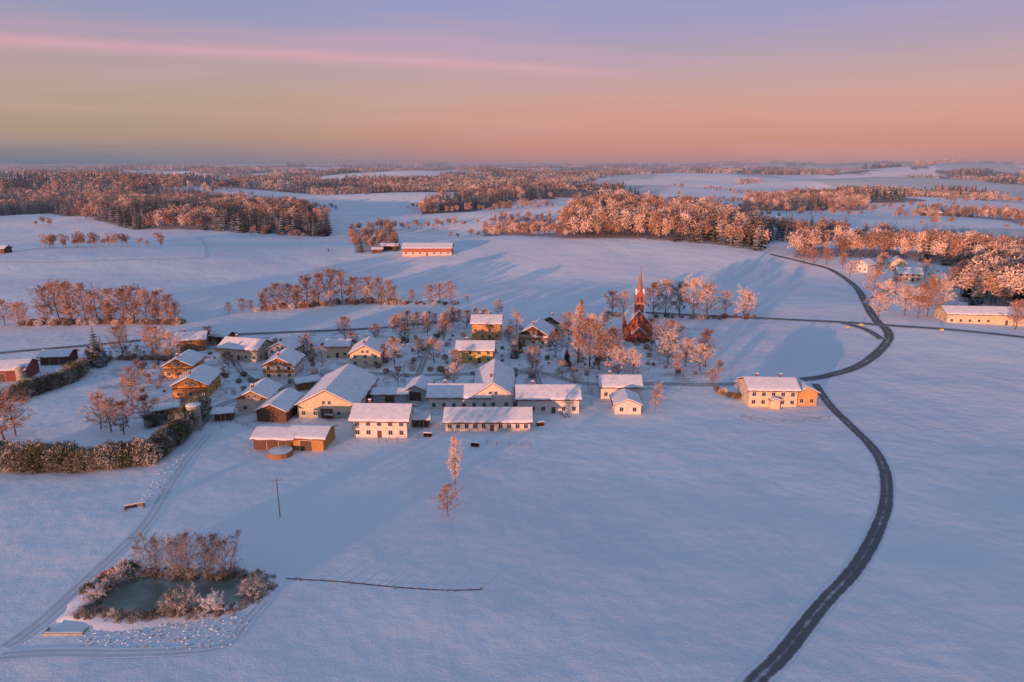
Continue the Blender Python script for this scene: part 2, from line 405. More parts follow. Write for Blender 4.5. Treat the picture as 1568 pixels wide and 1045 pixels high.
# ---------------------------------------------------------------- terrain
def build_terrain():
    ang=list(np.arange(-52,52.01,.22))+list(np.arange(53.5,306.6,1.6)); ang=np.radians(np.array(ang))
    rad=np.concatenate([[0.5,10,20,30,40],np.geomspace(50,1300,330),np.geomspace(1310,14000,230),np.geomspace(14500,60000,20)])
    A,R=np.meshgrid(ang,rad); X=R*np.sin(A);Y=R*np.cos(A);Z=height(X,Y)
    na,nr=len(ang),len(rad)
    co=np.stack([X,Y,Z],-1).reshape(-1,3)
    i=np.arange(nr-1)[:,None]*na; j=np.arange(na)[None,:]; j2=(j+1)%na
    q=np.stack([i+j,i+na+j,i+na+j2,i+j2],-1).reshape(-1,4)[:,::-1]
    me=bpy.data.meshes.new('snow_terrain'); me.vertices.add(len(co)); me.vertices.foreach_set('co',co.ravel())
    me.loops.add(q.size); me.loops.foreach_set('vertex_index',q.ravel().astype(np.int32))
    me.polygons.add(len(q)); me.polygons.foreach_set('loop_start',np.arange(0,q.size,4,dtype=np.int32))
    me.polygons.foreach_set('use_smooth',np.ones(len(q),bool)); me.update(calc_edges=True); me.validate()
    x,y=co[:,0],co[:,1]; f=farmask(x,y).astype(float)
    for p in FPOLY: f=np.maximum(f,inpoly(x,y,p)*.6)
    a=me.attributes.new('forest','FLOAT','POINT'); a.data.foreach_set('value',f)
    vp=[G(*p)[:2] for p in [(180,640),(330,655),(470,650),(560,640),(900,625),(1000,610),(1090,590),(1080,500),(780,500),(560,505),(250,525),(130,560)]]
    a=me.attributes.new('yard','FLOAT','POINT'); a.data.foreach_set('value',inpoly(x,y,vp)*.6)
    r=np.hypot(x,y); fl=((vnoise(x/230+3,y/300+8)>.66)&(r>700)&(x>100)).astype(float)
    a=me.attributes.new('field','FLOAT','POINT'); a.data.foreach_set('value',fl)
    me.materials.append(GROUND); return obj('snow_ground',me)
build_terrain()

# ---------------------------------------------------------------- ribbons
def catmull(P,step=2.):
    out=[];P=[P[0]]+P+[P[-1]]
    for i in range(1,len(P)-2):
        p0,p1,p2,p3=[np.array(p[:2]) for p in P[i-1:i+3]]; n=max(2,int(np.linalg.norm(p2-p1)/step))
        for k in range(n):
            t=k/n; out.append(.5*((2*p1)+(-p0+p2)*t+(2*p0-5*p1+4*p2-p3)*t*t+(-p0+3*p1-3*p2+p3)*t**3))
    out.append(np.array(P[-1][:2])); return out
def ribbon(name,px,width,mat,lift=.06,step=2.,raw=False):
    c=catmull(px if raw else [G(*p) for p in px],step); nx=7; v=[];f=[];uv=[];L=0
    for i,p in enumerate(c):
        t=c[min(i+1,len(c)-1)]-c[max(i-1,0)]; t=t/(np.linalg.norm(t)+1e-9); n=np.array([t[1],-t[0]])
        if i: L+=np.linalg.norm(p-c[i-1])
        for j in range(nx):
            q=p+n*width*(j/(nx-1)-.5); v.append((q[0],q[1],hz(q[0],q[1])+lift)); uv.append((j/(nx-1),L/10))
    for i in range(len(c)-1):
        for j in range(nx-1): a=i*nx+j; f.append((a,a+1,a+nx+1,a+nx))
    me=bpy.data.meshes.new(name); me.from_pydata(v,[],f); me.materials.append(mat)
    ul=me.uv_layers.new(name='UVMap'); idx=np.zeros(len(me.loops),int); me.loops.foreach_get('vertex_index',idx)
    ul.data.foreach_set('uv',np.array(uv)[idx].ravel()); me.update()
    return obj(name,me)
ribbon('road',[(1120,1085),(1155,1045),(1200,1000),(1260,925),(1310,870),(1343,812),(1357,765),(1354,720),(1335,685),(1300,650),(1270,620),(1248,588)],3.5,ROAD,.06)
ribbon('road',[(1215,583),(1262,577),(1310,563),(1342,542),(1360,520),(1357,505),(1342,492),(1328,470),(1308,438),(1275,415),(1230,402),(1180,390)],5.0,ROAD,.10)
ribbon('road',[(1640,525),(1568,517),(1450,505),(1360,499),(1290,494),(1150,487),(1060,483),(960,478)],4.6,ROAD,.14)
ribbon('road',[(1290,495),(1325,505),(1350,520)],4.,ROAD,.18)
ribbon('road',[(-60,548),(0,541),(140,529),(250,519),(400,511),(560,504),(640,497),(700,492)],4.6,ROAD,.10)
ribbon('village_lane',[(1215,583),(1100,589),(1000,588),(900,588),(820,570),(740,572),(620,575),(500,570),(420,600),(340,620),(300,660)],4.,YARD,.06)
ribbon('village_lane',[(350,535),(370,570),(400,590)],3.5,YARD,.09)
ribbon('village_lane',[(690,492),(660,530),(640,575)],3.,YARD,.09)
ribbon('village_lane',[(820,570),(835,610),(870,640)],3.,YARD,.09)
ribbon('village_lane',[(1325,465),(1360,445),(1400,440),(1450,448)],3.5,YARD,.14)
ribbon('farm_track',[(10,990),(60,955),(120,900),(175,850),(225,800),(262,740),(290,700),(320,665)],3.,TRACK,.05)
ribbon('farm_track',[(0,1005),(80,1000),(220,1000),(340,990),(370,960),(410,915)],2.4,TRACK,.05)
ribbon('farm_track',[(-40,400),(80,402),(200,398),(300,396),(316,388),(312,372),(300,362)],3.,TRACK,.12)
DITCH=roadmat('ditch_water',(.10,.09,.09),.7,0.,.4)
ribbon('ditch',[(405,884),(450,887),(520,891),(600,899),(680,904),(738,903)],.38,DITCH,.05,1.)

# ---------------------------------------------------------------- buildings
def rooted(name,px,py,shift,rot,exact=None):
    x,y,z=G(px,py); l=math.hypot(x,y); x+=x/l*shift; y+=y/l*shift
    e=bpy.data.objects.new(name,None); scene.collection.objects.link(e); e.location=(x,y,hz(x,y)); e.rotation_euler=(0,0,math.radians(rot)); return e
def window(mb,axis,sgn,plane,u,z,w=1.1,h=1.3):
    def B(u0,u1,d0,d1,z0,z1,mi):
        a,b=sorted((plane+sgn*d0,plane+sgn*d1))
        if axis=='y': mb.box(u0,u1,a,b,z0,z1,mi)
        else: mb.box(a,b,u0,u1,z0,z1,mi)
    B(u-w/2,u+w/2,0,.02,z,z+h,0); t=.09
    B(u-w/2-t,u-w/2,0,.08,z-t,z+h+t,1);B(u+w/2,u+w/2+t,0,.08,z-t,z+h+t,1)
    B(u-w/2,u+w/2,0,.08,z+h,z+h+t,1);B(u-w/2,u+w/2,0,.08,z-t,z,1);B(u-.03,u+.03,.02,.06,z,z+h,1)
    B(u-w/2-.15,u+w/2+.15,.081,.22,z-t-.04,z-t+.05,2)
def roofpair(par,L,W,eave,tanp,ov=.9,og=.8,roofm=None,snow=True,z0=0):
    hw=W/2; rh=eave+tanp*hw; mb=MB(); th=.2
    for s in (-1,1):
        ye=s*(hw+ov); ze=rh-tanp*(hw+ov)
        x0,x1=-L/2-og,L/2+og
        b=len(mb.v); e=.03
        mb.v+=[(x0,0,rh+e),(x1,0,rh+e),(x1,ye,ze+e),(x0,ye,ze+e),(x0,0,rh+e+th),(x1,0,rh+e+th),(x1,ye,ze+e+th),(x0,ye,ze+e+th)]
        for f in ((0,1,2,3),(4,7,6,5),(2,6,7,3),(0,3,7,4),(1,5,6,2)): mb.f.append(tuple(b+i for i in f)); mb.m.append(0)
    obj('roof',mb.mesh('roof',[roofm or TILE]),parent=par)
    if snow:
        mb=MB(); n=max(8,int(L*1.2)); m=6; sn=.24
        for s in (-1,1):
            b=len(mb.v)
            for i in range(n+1):
                x=-L/2-og+.05+(L+2*og-.1)*i/n; ej=random.uniform(0,.35)
                for j in range(m+1):
                    v=j/m; yy=(hw+ov-.03-(ej if j==m else 0))*v; z=rh-tanp*yy+.03+th+sn*(1 if 0<j<m else .8)+random.uniform(-.03,.03)
                    if j==m: z-=.1
                    mb.v.append((x,s*yy,z))
                mb.v.append((x,s*((hw+ov-.03-ej)),rh-tanp*(hw+ov-.03-ej)+.034+th))
            w=m+2
            for i in range(n):
                for j in range(w-1):
                    a=b+i*w+j; mb.f.append((a,a+1,a+w+1,a+w) if s<0 else (a,a+w,a+w+1,a+1)); mb.m.append(0)
            for i in (0,n):
                for j in range(m):
                    a=b+i*w+j; x=mb.v[a][0]; y0=mb.v[a][1];y1=mb.v[a+1][1]
                    mb.poly([mb.v[a],mb.v[a+1],(x,y1,rh-tanp*abs(y1)+.034+th),(x,y0,rh-tanp*abs(y0)+.034+th)],0)
        obj('roof_snow',mb.mesh('roof_snow',[SNOW],True),parent=par)
    return rh
def house(name,px,py,L,W,eave,pitch,rot,wall,storeys=2,gable=None,chimney=1,wins=True,balcony=False,roofm=None,door=True,lower=None,wsp=3.0,ov=.9,barn=False):
    rr=math.radians(rot); x,y,_=G(px,py); va=math.atan2(x,y)
    shift=abs(math.cos(rr+va))*W/2+abs(math.sin(rr+va))*L/2
    e=rooted(name,px,py,shift,rot); hw=W/2; tp=math.tan(math.radians(pitch)); rh=eave+tp*hw; hl=L/2
    mb=MB(); wm=wallmat(wall) if isinstance(wall,tuple) else wall
    z0=-1.
    c=[(-hl,-hw),(hl,-hw),(hl,hw),(-hl,hw)]
    mb.poly([(*c[0],z0),(*c[1],z0),(*c[1],eave),(*c[0],eave)]); mb.poly([(*c[2],z0),(*c[3],z0),(*c[3],eave),(*c[2],eave)])
    mb.poly([(*c[1],z0),(*c[2],z0),(*c[2],eave),(hl,0,rh),(*c[1],eave)]); mb.poly([(*c[3],z0),(*c[0],z0),(*c[0],eave),(-hl,0,rh),(*c[3],eave)])
    obj('walls',mb.mesh('walls',[wm]),parent=e)
    roofpair(e,L,W,eave,tp,ov,.8,roofm)
    if gable:
        mb=MB()
        for s in (-1,1):
            x0,x1=s*hl,s*(hl+.06); a=hw-.02
            mb.poly([(x1,-a,eave-.3),(x1,a,eave-.3),(x1,a,eave),(x1,0,rh-.02),(x1,-a,eave)]); mb.poly([(x0,-a,eave-.3),(x0,a,eave-.3),(x1,a,eave-.3),(x1,-a,eave-.3)])
        obj('gable_cladding',mb.mesh('gable_cladding',[gable]),parent=e)
    if lower:
        mb=MB()
        for s in (-1,1):
            a,b=sorted((s*hw,s*(hw+.05))); mb.box(-hl-.05,hl+.05,a,b,-1,eave*.45)
            a,b=sorted((s*hl,s*(hl+.05))); mb.box(a,b,-hw+.001,hw-.001,-1,eave*.45)
        obj('lower_wall',mb.mesh('lower_wall',[wallmat(lower) if isinstance(lower,tuple) else lower]),parent=e)
    if wins:
        mb=MB()
        for st in range(storeys):
            z=.95+st*2.6
            if z+1.2>eave-.1 and st>0: continue
            n=max(1,int(L/wsp))
            for i in range(n):
                u=-hl+L*(i+.5)/n
                for s in (-1,1):
                    if st==0 and s==-1 and i==n//2 and door: continue
                    if random.random()<.08: continue
                    window(mb,'y',s,s*hw+(.05*s if lower and st==0 else 0),u,z,1.1,min(1.25,eave-z-.3))
            n=max(1,int(W/3.2))
            for i in range(n):
                u=-hw+W*(i+.5)/n
                for s in (-1,1): window(mb,'x',s,s*hl+(.05*s if lower and st==0 else 0),u,z,1.1,min(1.25,eave-z-.3))
        if rh-eave>2.2:
            for s in (-1,1):
                for u in ((-.9,.9) if W>9 else (0,)): window(mb,'x',s,s*(hl+(.06 if gable else 0)),u,eave+.15,.9,1.0)
        obj('windows',mb.mesh('windows',[GLASS,FRAME,SNOW]),parent=e)
    if door:
        mb=MB(); n=max(1,int(L/wsp)); u=-hl+L*(n//2+.5)/n
        dw,dh=(1.6,min(3.,eave-.4)) if barn else (.6,2.1)
        yy=-hw-(.05 if lower else 0)
        mb.box(u-dw,u+dw,yy-.05,yy,-.5,dh,0); mb.box(u-dw-.1,u-dw,yy-.09,yy,-.5,dh+.1,1); mb.box(u+dw,u+dw+.1,yy-.09,yy,-.5,dh+.1,1); mb.box(u-dw,u+dw,yy-.09,yy,dh,dh+.1,1)
        if barn:
            xx=-hl-(.07 if gable or lower else 0); mb.box(xx-.05,xx,-1.9,1.9,-.5,dh,0)
        obj('door',mb.mesh('door',[WOOD,FRAME]),parent=e)
    if balcony:
        mb=MB(); x0=-hl
        mb.box(x0-1.2,x0-.07,-hw+.3,hw-.3,2.75,2.9); mb.box(x0-1.2,x0-1.12,-hw+.3,hw-.3,2.9,3.75)
        mb.box(x0-1.12,x0-.07,-hw+.3,-hw+.36,2.9,3.75);mb.box(x0-1.12,x0-.07,hw-.36,hw-.3,2.9,3.75)
        obj('balcony',mb.mesh('balcony',[WOODL]),parent=e)
    for k in range(chimney):
        mb=MB(); cx=(-.25+.5*k)*L; mb.box(cx-.35,cx+.35,.4,1.1,rh-1.2,rh+1.3,0); mb.box(cx-.42,cx+.42,.33,1.17,rh+1.3,rh+1.5,1)
        obj('chimney',mb.mesh('chimney',[TILE,SNOW]),parent=e)
    return e
WH=(.70,.62,.53); WH2=(.62,.55,.46); CR=(.68,.54,.36); YE=(.66,.44,.13); OR=(.62,.28,.08); OR2=(.66,.33,.12)
house('farmhouse',589,673,15.6,11.5,5.2,24,-2,WH,2,chimney=1)
house('open_shed',430,693,10.5,9,3.4,16,-4,WOOD,1,wins=False,chimney=0,barn=True)
house('wooden_barn',480,693,9.5,9.5,3.6,17,-4,(.46,.22,.07),1,wins=False,chimney=0,barn=True,ov=.6)
house('stable_building',748,661,24.5,10,3.0,24,0,WH2,1,chimney=0,wsp=2.4,roofm=WOOD)
house('farm_wing',705,629,19,10,4.2,26,0,WH,1,chimney=1)
house('farm_main_house',757,627,26,12.4,4.6,33,90,WH,1,chimney=1,wsp=3.4)
house('farm_wing',838,634,19,11,4.8,24,0,WH,2,chimney=1)
house('large_barn',522,643,27,18,4.3,27,88,CR,1,chimney=0,barn=True,lower=(.40,.40,.30),wsp=5)
house('yellow_house',400,633,12,9.5,4.6,26,90,CR,2,gable=WOODL,chimney=1)
house('timber_barn',432,648,14,9,3.6,24,86,WOOD,1,wins=False,chimney=0,barn=True)
house('white_house',437,582,13,11,5.2,26,92,WH,2,gable=WOODL,balcony=True)
house('white_house',441,556,12,10,5.2,26,84,WH2,2)
house('cream_house',380,556,17,11,4.8,26,-14,CR,2)
house('orange_house',285,580,12,10,4.6,26,94,OR2,2,gable=WOODL,balcony=True)
house('orange_house',305,611,14,11,4.6,25,96,OR,2,gable=WOODL,balcony=True)
house('cream_house',565,563,13,11.5,5.4,28,92,CR,2)
house('cream_house',521,549,9,8,4.8,22,0,CR,2,chimney=0)
house('wooden_house',297,539,11,9,5,25,15,WOODL,2)
house('orange_house',746,521,12.5,12,7.2,22,-2,OR2,2,chimney=1)
house('yellow_house',729,557,14,10,5.2,24,-2,YE,2)
house('chalet',822,531,14,12.5,4.8,30,75,WH,2,gable=WOOD,balcony=True)
house('chalet',852,512,12,10,4.8,28,60,WH2,2,gable=WOOD)
house('cottage',947,612,13,10,4.2,24,-2,WH,1,chimney=1)
house('garage',958,635,9,8,3.2,22,88,WH,1,chimney=0)
house('white_house',1173,626,15,11,5.6,22,-3,CR,2,chimney=2)
house('orange_annex',1226,622,8,6.4,4.4,26,88,OR2,1,chimney=0)
house('entrance_porch',1183,627,3.4,3,2.8,22,88,CR,1,chimney=0,wins=False,ov=.3)
house('long_barn',1520,503,48,12,4.6,22,-6,CR,1,chimney=0,wsp=4)
house('red_barn',656,393,37,16,5.2,20,0,(.42,.13,.09),1,lower=(.6,.5,.42),chimney=0,wsp=5)
house('field_shed',597,384,14,9,3.5,18,0,WOOD,1,chimney=0,wins=False,barn=True)
house('field_shed',578,388,8,7,3,18,10,WOOD,1,chimney=0,wins=False,barn=True)
house('dark_red_barn',8,588,19,11,4.2,20,12,(.22,.07,.06),1,chimney=0,wins=False,barn=True)
house('grey_roof_barn',93,560,10,8,3.4,20,8,WOOD,1,chimney=0,wins=False,barn=True)
house('small_chapel',1018,546,7,6,4.2,32,80,WH,1,chimney=0)
house('tool_shed',642,615,10,7,3.6,24,85,(.4,.42,.42),1,chimney=0,wins=False,barn=True)
house('tool_shed',600,618,11,6,2.8,14,0,(.42,.4,.38),1,chimney=0,wins=False,barn=True)
house('tool_shed',647,655,4,4,2.6,22,0,WOOD,1,chimney=0,wins=False)
house('garden_shed',345,645,5,4,2.5,18,10,WOOD,1,chimney=0,wins=False)
house('garden_shed',255,640,6,5,2.8,18,30,WOOD,1,chimney=0,wins=False)
house('tool_shed',340,528,9,7,3.2,18,-10,WOOD,1,chimney=0,wins=False)
house('tool_shed',928,600,4,3.4,2.4,20,0,(.55,.22,.08),1,chimney=0,wins=False,ov=.4)
house('tool_shed',470,598,7,5,2.8,20,30,WOODL,1,chimney=0,wins=False)
house('village_house',1440,442,15,12,5.4,30,20,WH,2)
house('village_house',1388,432,14,11,5,30,-15,CR,2)
house('village_house',1322,418,12,10,4.6,32,40,WH,2)
house('village_house',1372,414,12,10,4.6,32,70,CR,2)
house('village_house',1405,462,10,8,3.6,28,-10,WOOD,1,wins=False,chimney=0)
house('barn',1425,331,22,12,4,22,0,WOOD,1,chimney=0,wins=False,barn=True)
house('farm_building',2,389,12,9,4,22,0,WOOD,1,chimney=0,wins=False,barn=True)

# church
def church():
    BR=simple('red_brick',(.36,.10,.06),.9,.3,.9); SL=simple('spire_copper',(.36,.14,.09),.6)
    e=rooted('church',974,524,12,84)
    L,W,ev=22,10,7.5; tp=math.tan(math.radians(50)); hl,hw=L/2,W/2; rh=ev+tp*hw
    mb=MB()
    mb.poly([(-hl,-hw,-1),(hl,-hw,-1),(hl,-hw,ev),(-hl,-hw,ev)]);mb.poly([(hl,hw,-1),(-hl,hw,-1),(-hl,hw,ev),(hl,hw,ev)])
    for s in (-1,1): mb.poly([(s*hl,-hw,-1),(s*hl,hw,-1),(s*hl,hw,ev),(s*hl,0,rh),(s*hl,-hw,ev)])
    for s in (-1,1):
        for i in range(6):
            x=-hl+1+i*4; a,b=sorted((s*(hw+.001),s*(hw+.9))); mb.box(x-.4,x+.4,a,b,-1,ev-1.2)
    obj('walls',mb.mesh('walls',[BR]),parent=e); roofpair(e,L,W,ev,tp,.4,.3,TILE)
    mb=MB(); mb.box(-hl-3,-hl-.001,-3,3,-1,4.0); mb.poly([(-hl-3.003,-3,4),(-hl-3.003,3,4),(-hl-3.003,0,6.5)])
    mb.poly([(-hl-3.2,-3.4,3.8),(-hl,-3.4,3.8),(-hl,0,6.8),(-hl-3.2,0,6.8)],1); mb.poly([(-hl-3.2,3.4,3.8),(-hl,3.4,3.8),(-hl,0,6.8),(-hl-3.2,0,6.8)],1)
    obj('porch',mb.mesh('porch',[BR,SNOW]),parent=e)
    t=1.9; cx=-hl+4; mb=MB(); mb.box(cx-t,cx+t,-t,t,ev,20)
    mb.box(cx-t-.2,cx+t+.2,-t-.2,t+.2,16.2,16.6,1)
    for k in range(4):
        a=k*math.pi/2; c,s=math.cos(a),math.sin(a)
        def T(u,w,z): return (cx+c*w-s*u, s*w+c*u, z)
        mb.poly([T(-t,t+.05,20),T(t,t+.05,20),T(0,t+.05,22.6)],0)
        mb.poly([T(-t,t+.05,20),T(0,t+.05,22.6),T(0,0,22.6)],2);mb.poly([T(t,t+.05,20),T(0,0,22.6),T(0,t+.05,22.6)],2)
        for u in (-.8,.8):
            mb.poly([T(u-.35,t+.03,17.2),T(u+.35,t+.03,17.2),T(u+.35,t+.03,19.2),T(u,t+.03,19.8),T(u-.35,t+.03,19.2)],3)
    obj('tower',mb.mesh('tower',[BR,STONE,SNOW,GLASS]),parent=e)
    mb=MB(); mb.tube((cx,0,20.5),(cx,0,31),1.5,.05,8,0); mb.tube((cx,0,31),(cx,0,32.6),.07,.05,5,1); mb.box(cx-.05,cx+.05,-.5,.5,31.8,31.95,1)
    obj('spire',mb.mesh('spire',[SL,METAL]),parent=e)
    mb=MB()
    for s in (-1,1):
        for i in range(5):
            x=-hl+3+i*4; y=s*(hw+.03)
            mb.poly([(x-.5,y,2),(x+.5,y,2),(x+.5,y,5.2),(x,y,6.1),(x-.5,y,5.2)],0)
    x=-hl-.03
    for u,z in ((-3.8,2.5),(3.8,2.5)): mb.poly([(x,u-.4,z),(x,u+.4,z),(x,u+.4,z+2.6),(x,u,z+3.2),(x,u-.4,z+2.6)],0)
    mb.poly([(x,-.6,8),(x,.6,8),(x,.6,10.4),(x,0,11.2),(x,-.6,10.4)],0); mb.box(-hl-3.06,-hl-3.01,-.9,.9,-.5,2.8,1)
    obj('windows',mb.mesh('windows',[GLASS,WOOD]),parent=e)
church()

def lathe(mb,prof,n,mi=0):
    for (r0,z0),(r1,z1) in zip(prof,prof[1:]): mb.tube((0,0,z0),(0,0,z1),r0,r1,n,mi)
for px,py,s in ((300,657,1.),(34,585,.8)):
    e=rooted('silo_tower',px,py,1.5,0); e.scale=(s,)*3
    mb=MB(); lathe(mb,[(1.9,-1),(1.9,6.6),(2.0,6.6),(2.0,6.9)],20); obj('shell',mb.mesh('shell',[STONE],False),parent=e)
    mb=MB()
    for k in range(6): lathe(mb,[(1.93,.6+k),(1.96,.65+k),(1.93,.7+k)],20)
    obj('hoops',mb.mesh('hoops',[METAL]),parent=e)
    mb=MB(); lathe(mb,[(2.05,6.9),(1.9,7.1),(.9,7.4),(.01,7.5)],20); obj('snow_cap',mb.mesh('snow_cap',[SNOW],True),parent=e)
e=rooted('water_tank',430,697,0,0); mb=MB(); lathe(mb,[(3.2,-.5),(3.2,1.4),(3.1,1.4)],28); obj('shell',mb.mesh('shell',[WOODL]),parent=e)
mb=MB(); lathe(mb,[(3.1,1.42),(.01,1.5)],28); obj('snow_top',mb.mesh('top',[SNOW]),parent=e)

def pole(px,py,h=9.):
    e=rooted('utility_pole',px,py,0,20); mb=MB(); mb.tube((0,0,-.5),(0,0,h),.13,.09,8,0,True); obj('post',mb.mesh('post',[METAL]),parent=e)
    mb=MB(); mb.box(-1,1,-.16,-.1,h-.5,h-.38)
    for u in (-.9,.9): mb.tube((u,-.13,h-.38),(u,-.13,h-.1),.06,.04,6,0,True)
    obj('crossarm',mb.mesh('crossarm',[METAL]),parent=e)
pole(429,792)
def lamp(px,py):
    e=rooted('street_lamp',px,py,0,random.uniform(0,360)); mb=MB(); mb.tube((0,0,-.3),(0,0,6),.09,.06,8); mb.tube((0,0,6),(1,0,6.3),.05,.05,6); mb.box(.8,1.5,-.14,.14,6.24,6.38)
    obj('lamp_post',mb.mesh('lamp_post',[METAL]),parent=e)
for p in ((620,585),(900,595),(375,600),(1120,583),(470,575)): lamp(*p)
YEL=simple('sign_yellow',(.7,.45,.03),.5,.03)
for px,py in ((1297,507),(1318,503),(1441,511)):
    e=rooted('traffic_sign',px,py,0,random.uniform(-20,20)); mb=MB(); mb.tube((-.6,0,-.2),(-.6,0,2.2),.05,.05,6); mb.tube((.6,0,-.2),(.6,0,2.2),.05,.05,6); obj('posts',mb.mesh('posts',[METAL]),parent=e)
    mb=MB(); mb.box(-.8,.8,-.09,-.055,1.3,2.1); obj('panel',mb.mesh('panel',[YEL]),parent=e)
def fence(pxs,h=1.2,sp=2.5):
    c=catmull([G(*p) for p in pxs],sp); mb=MB()
    for i,p in enumerate(c):
        z=hz(*p); mb.tube((p[0],p[1],z-.2),(p[0],p[1],z+h),.07,.06,5,0,True)
        if i:
            q=c[i-1]; zq=hz(*q)
            for k in (.5,.95): mb.tube((q[0],q[1],zq+h*k),(p[0],p[1],z+h*k),.03,.03,4)
    obj('wooden_fence',mb.mesh('wooden_fence',[WOOD]))
fence([(745,680),(780,684),(812,684)]); fence([(1135,640),(1170,645),(1230,646),(1270,640)],1.0,4); fence([(580,678),(640,672),(660,655)]); fence([(880,612),(915,618)]); fence([(1000,575),(1080,580)],1.1)
fence([(330,640),(380,655),(400,668)],1.1); fence([(620,560),(680,565)],1.1); fence([(460,600),(475,590)],1.1); fence([(690,560),(720,566),(780,560)],1.1); fence([(1000,548),(1050,570)],1.1)
def woodpile(px,py,n=7):
    e=rooted('firewood_stack',px,py,0,random.uniform(-20,20)); mb=MB()
    for r in range(4):
        for i in range(n): mb.tube((i*.32+(r%2)*.16,-.5,.16+r*.28),(i*.32+(r%2)*.16,.5,.16+r*.28),.16,.15,7,0,True)
    obj('logs',mb.mesh('logs',[WOODL]),parent=e); mb=MB(); mb.box(-.2,n*.32+.1,-.55,.55,1.19,1.36); obj('snow_cap',mb.mesh('snow_cap',[SNOW]),parent=e)
for p in ((722,683),(822,652),(650,668),(500,640)): woodpile(*p)

e=rooted('stone_culvert',207,776,0,25); mb=MB(); mb.box(-1.7,1.7,-.3,.3,-.5,.8); mb.box(-2.0,-1.7,-1.8,-.31,-.5,.6); mb.box(1.7,2.0,-1.8,-.31,-.5,.6); obj('headwall',mb.mesh('headwall',[simple('old_stone',(.2,.16,.11))]),parent=e)
mb=MB(); mb.poly([(.5*math.cos(a*.45),-.33,.15+.45*math.sin(a*.45)) for a in range(14)]); obj('pipe_opening',mb.mesh('pipe',[GLASS]),parent=e)
mb=MB(); mb.box(-2.,2.,-.4,.45,.81,.95); obj('snow_cap',mb.mesh('cap',[SNOW]),parent=e)
e=rooted('pond_outlet',97,972,0,0); mb=MB(); mb.box(-3,3,-.2,.0,-.4,.3); mb.box(-3.2,-3,-.2,1.5,-.4,.3); mb.box(3,3.2,-.2,1.5,-.4,.3); obj('kerb',mb.mesh('kerb',[STONE]),parent=e)
mb=MB(); mb.box(-3,3,.001,.3,.1,.35); obj('snow_cap',mb.mesh('cap2',[SNOW]),parent=e)

# pond
def pond():
    m,nt,b=newmat('pond_ice'); f=noise(nt,.22,4,pos(nt))
    nt.links.new(mixc(nt,maprange(nt,f,.4,.75),(.15,.18,.14),(.36,.38,.36)),b.inputs['Base Color']); b.inputs['Roughness'].default_value=.4
    c=catmull([G(*p) for p in [(130,942),(160,905),(215,885),(290,884),(370,882),(405,893),(398,912),(350,934),(250,944),(180,948),(130,942)]],1.)
    zs=[hz(*p) for p in c]; z=sorted(zs)[int(len(zs)*.8)]+.05
    cx=sum(p[0] for p in c)/len(c);cy=sum(p[1] for p in c)/len(c)
    me=MB(); me.poly([(p[0],p[1],z) for p in c]); obj('pond_water',me.mesh('pond_water',[m]))
    mb=MB(); n=len(c)
    for k,(o,dz) in enumerate(((-.3,-.05),(.3,.15),(1.2,.18),(2.6,.05),(5.,-.6))):
        for p in c:
            d=np.array([p[0]-cx,p[1]-cy]); l=np.linalg.norm(d); q=p+d/l*(o+(1.2*(float(vnoise(np.array(p[0]*.6),np.array(p[1]*.6)))-.5)))
            zz=z+dz if k<2 else (max(z+dz,hz(*q)+.02) if k<4 else hz(*q)-.4)
            mb.v.append((q[0],q[1],zz))
    for k in range(4):
        for i in range(n-1): a=k*n+i; mb.f.append((a,a+1,a+n+1,a+n)); mb.m.append(0)
    obj('pond_bank',mb.mesh('pond_bank',[GROUND],True))
    return c,z
PC_,PZ=pond()
tuft=MB(); random.seed(5)
for i in range(70):
    d=rdir(random); d.z=abs(d.z)+.8; d.normalize(); twig(tuft,Vector((random.uniform(-.4,.4),random.uniform(-.4,.4),0)),d,random.uniform(.5,1.1),.06,0)
REED=twigmat('frosted_reeds',(.20,.17,.12),(.55,.52,.5)); cT=proto('reed_tufts',[tuft.mesh('tuft_mesh',[REED])])
pts=[]
for p in PC_:
    for k in range(9):
        q=(p[0]+random.uniform(-1.6,1.6),p[1]+random.uniform(-1.6,1.6)); pts.append((q[0],q[1],PZ+.05))
scatter('reeds',pts,[random.uniform(.4,1.1) for _ in pts],cT)
rk=[]
for s in range(3):
    rn=random.Random(s)
    bm=bmesh.new(); bmesh.ops.create_icosphere(bm,subdivisions=2,radius=.3)
    for v in bm.verts: v.co*=rn.uniform(.75,1.2); v.co.z*=.5
    me=bpy.data.meshes.new('clod_%d'%s); bm.to_mesh(me); bm.free(); me.materials.append(SNOW if s else STONE); rk.append(me)
cK=proto('clods',rk)
pts=sample([G(*p) for p in [(130,962),(150,950),(260,953),(385,938),(375,975),(340,995),(120,990)]],.6); scatter('snow_covered_clods',pts,[random.uniform(.2,.9)**1.3 for _ in pts],cK)
pts=sample([G(*p) for p in [(215,765),(260,700),(285,690),(290,700),(240,770)]],.8); scatter('snow_covered_clods',pts,[random.uniform(.2,.8) for _ in pts],cK)
pts=[]
for p in catmull([G(*p) for p in [(405,884),(450,887),(520,891),(600,899),(680,904),(738,903)]],.8):
    if random.random()<.6:
        q=(p[0]+random.uniform(-.4,.4),p[1]+random.uniform(-.4,.4)); pts.append((q[0],q[1],hz(*q)))
scatter('dry_weeds',pts,[random.uniform(.15,.5) for _ in pts],cT)

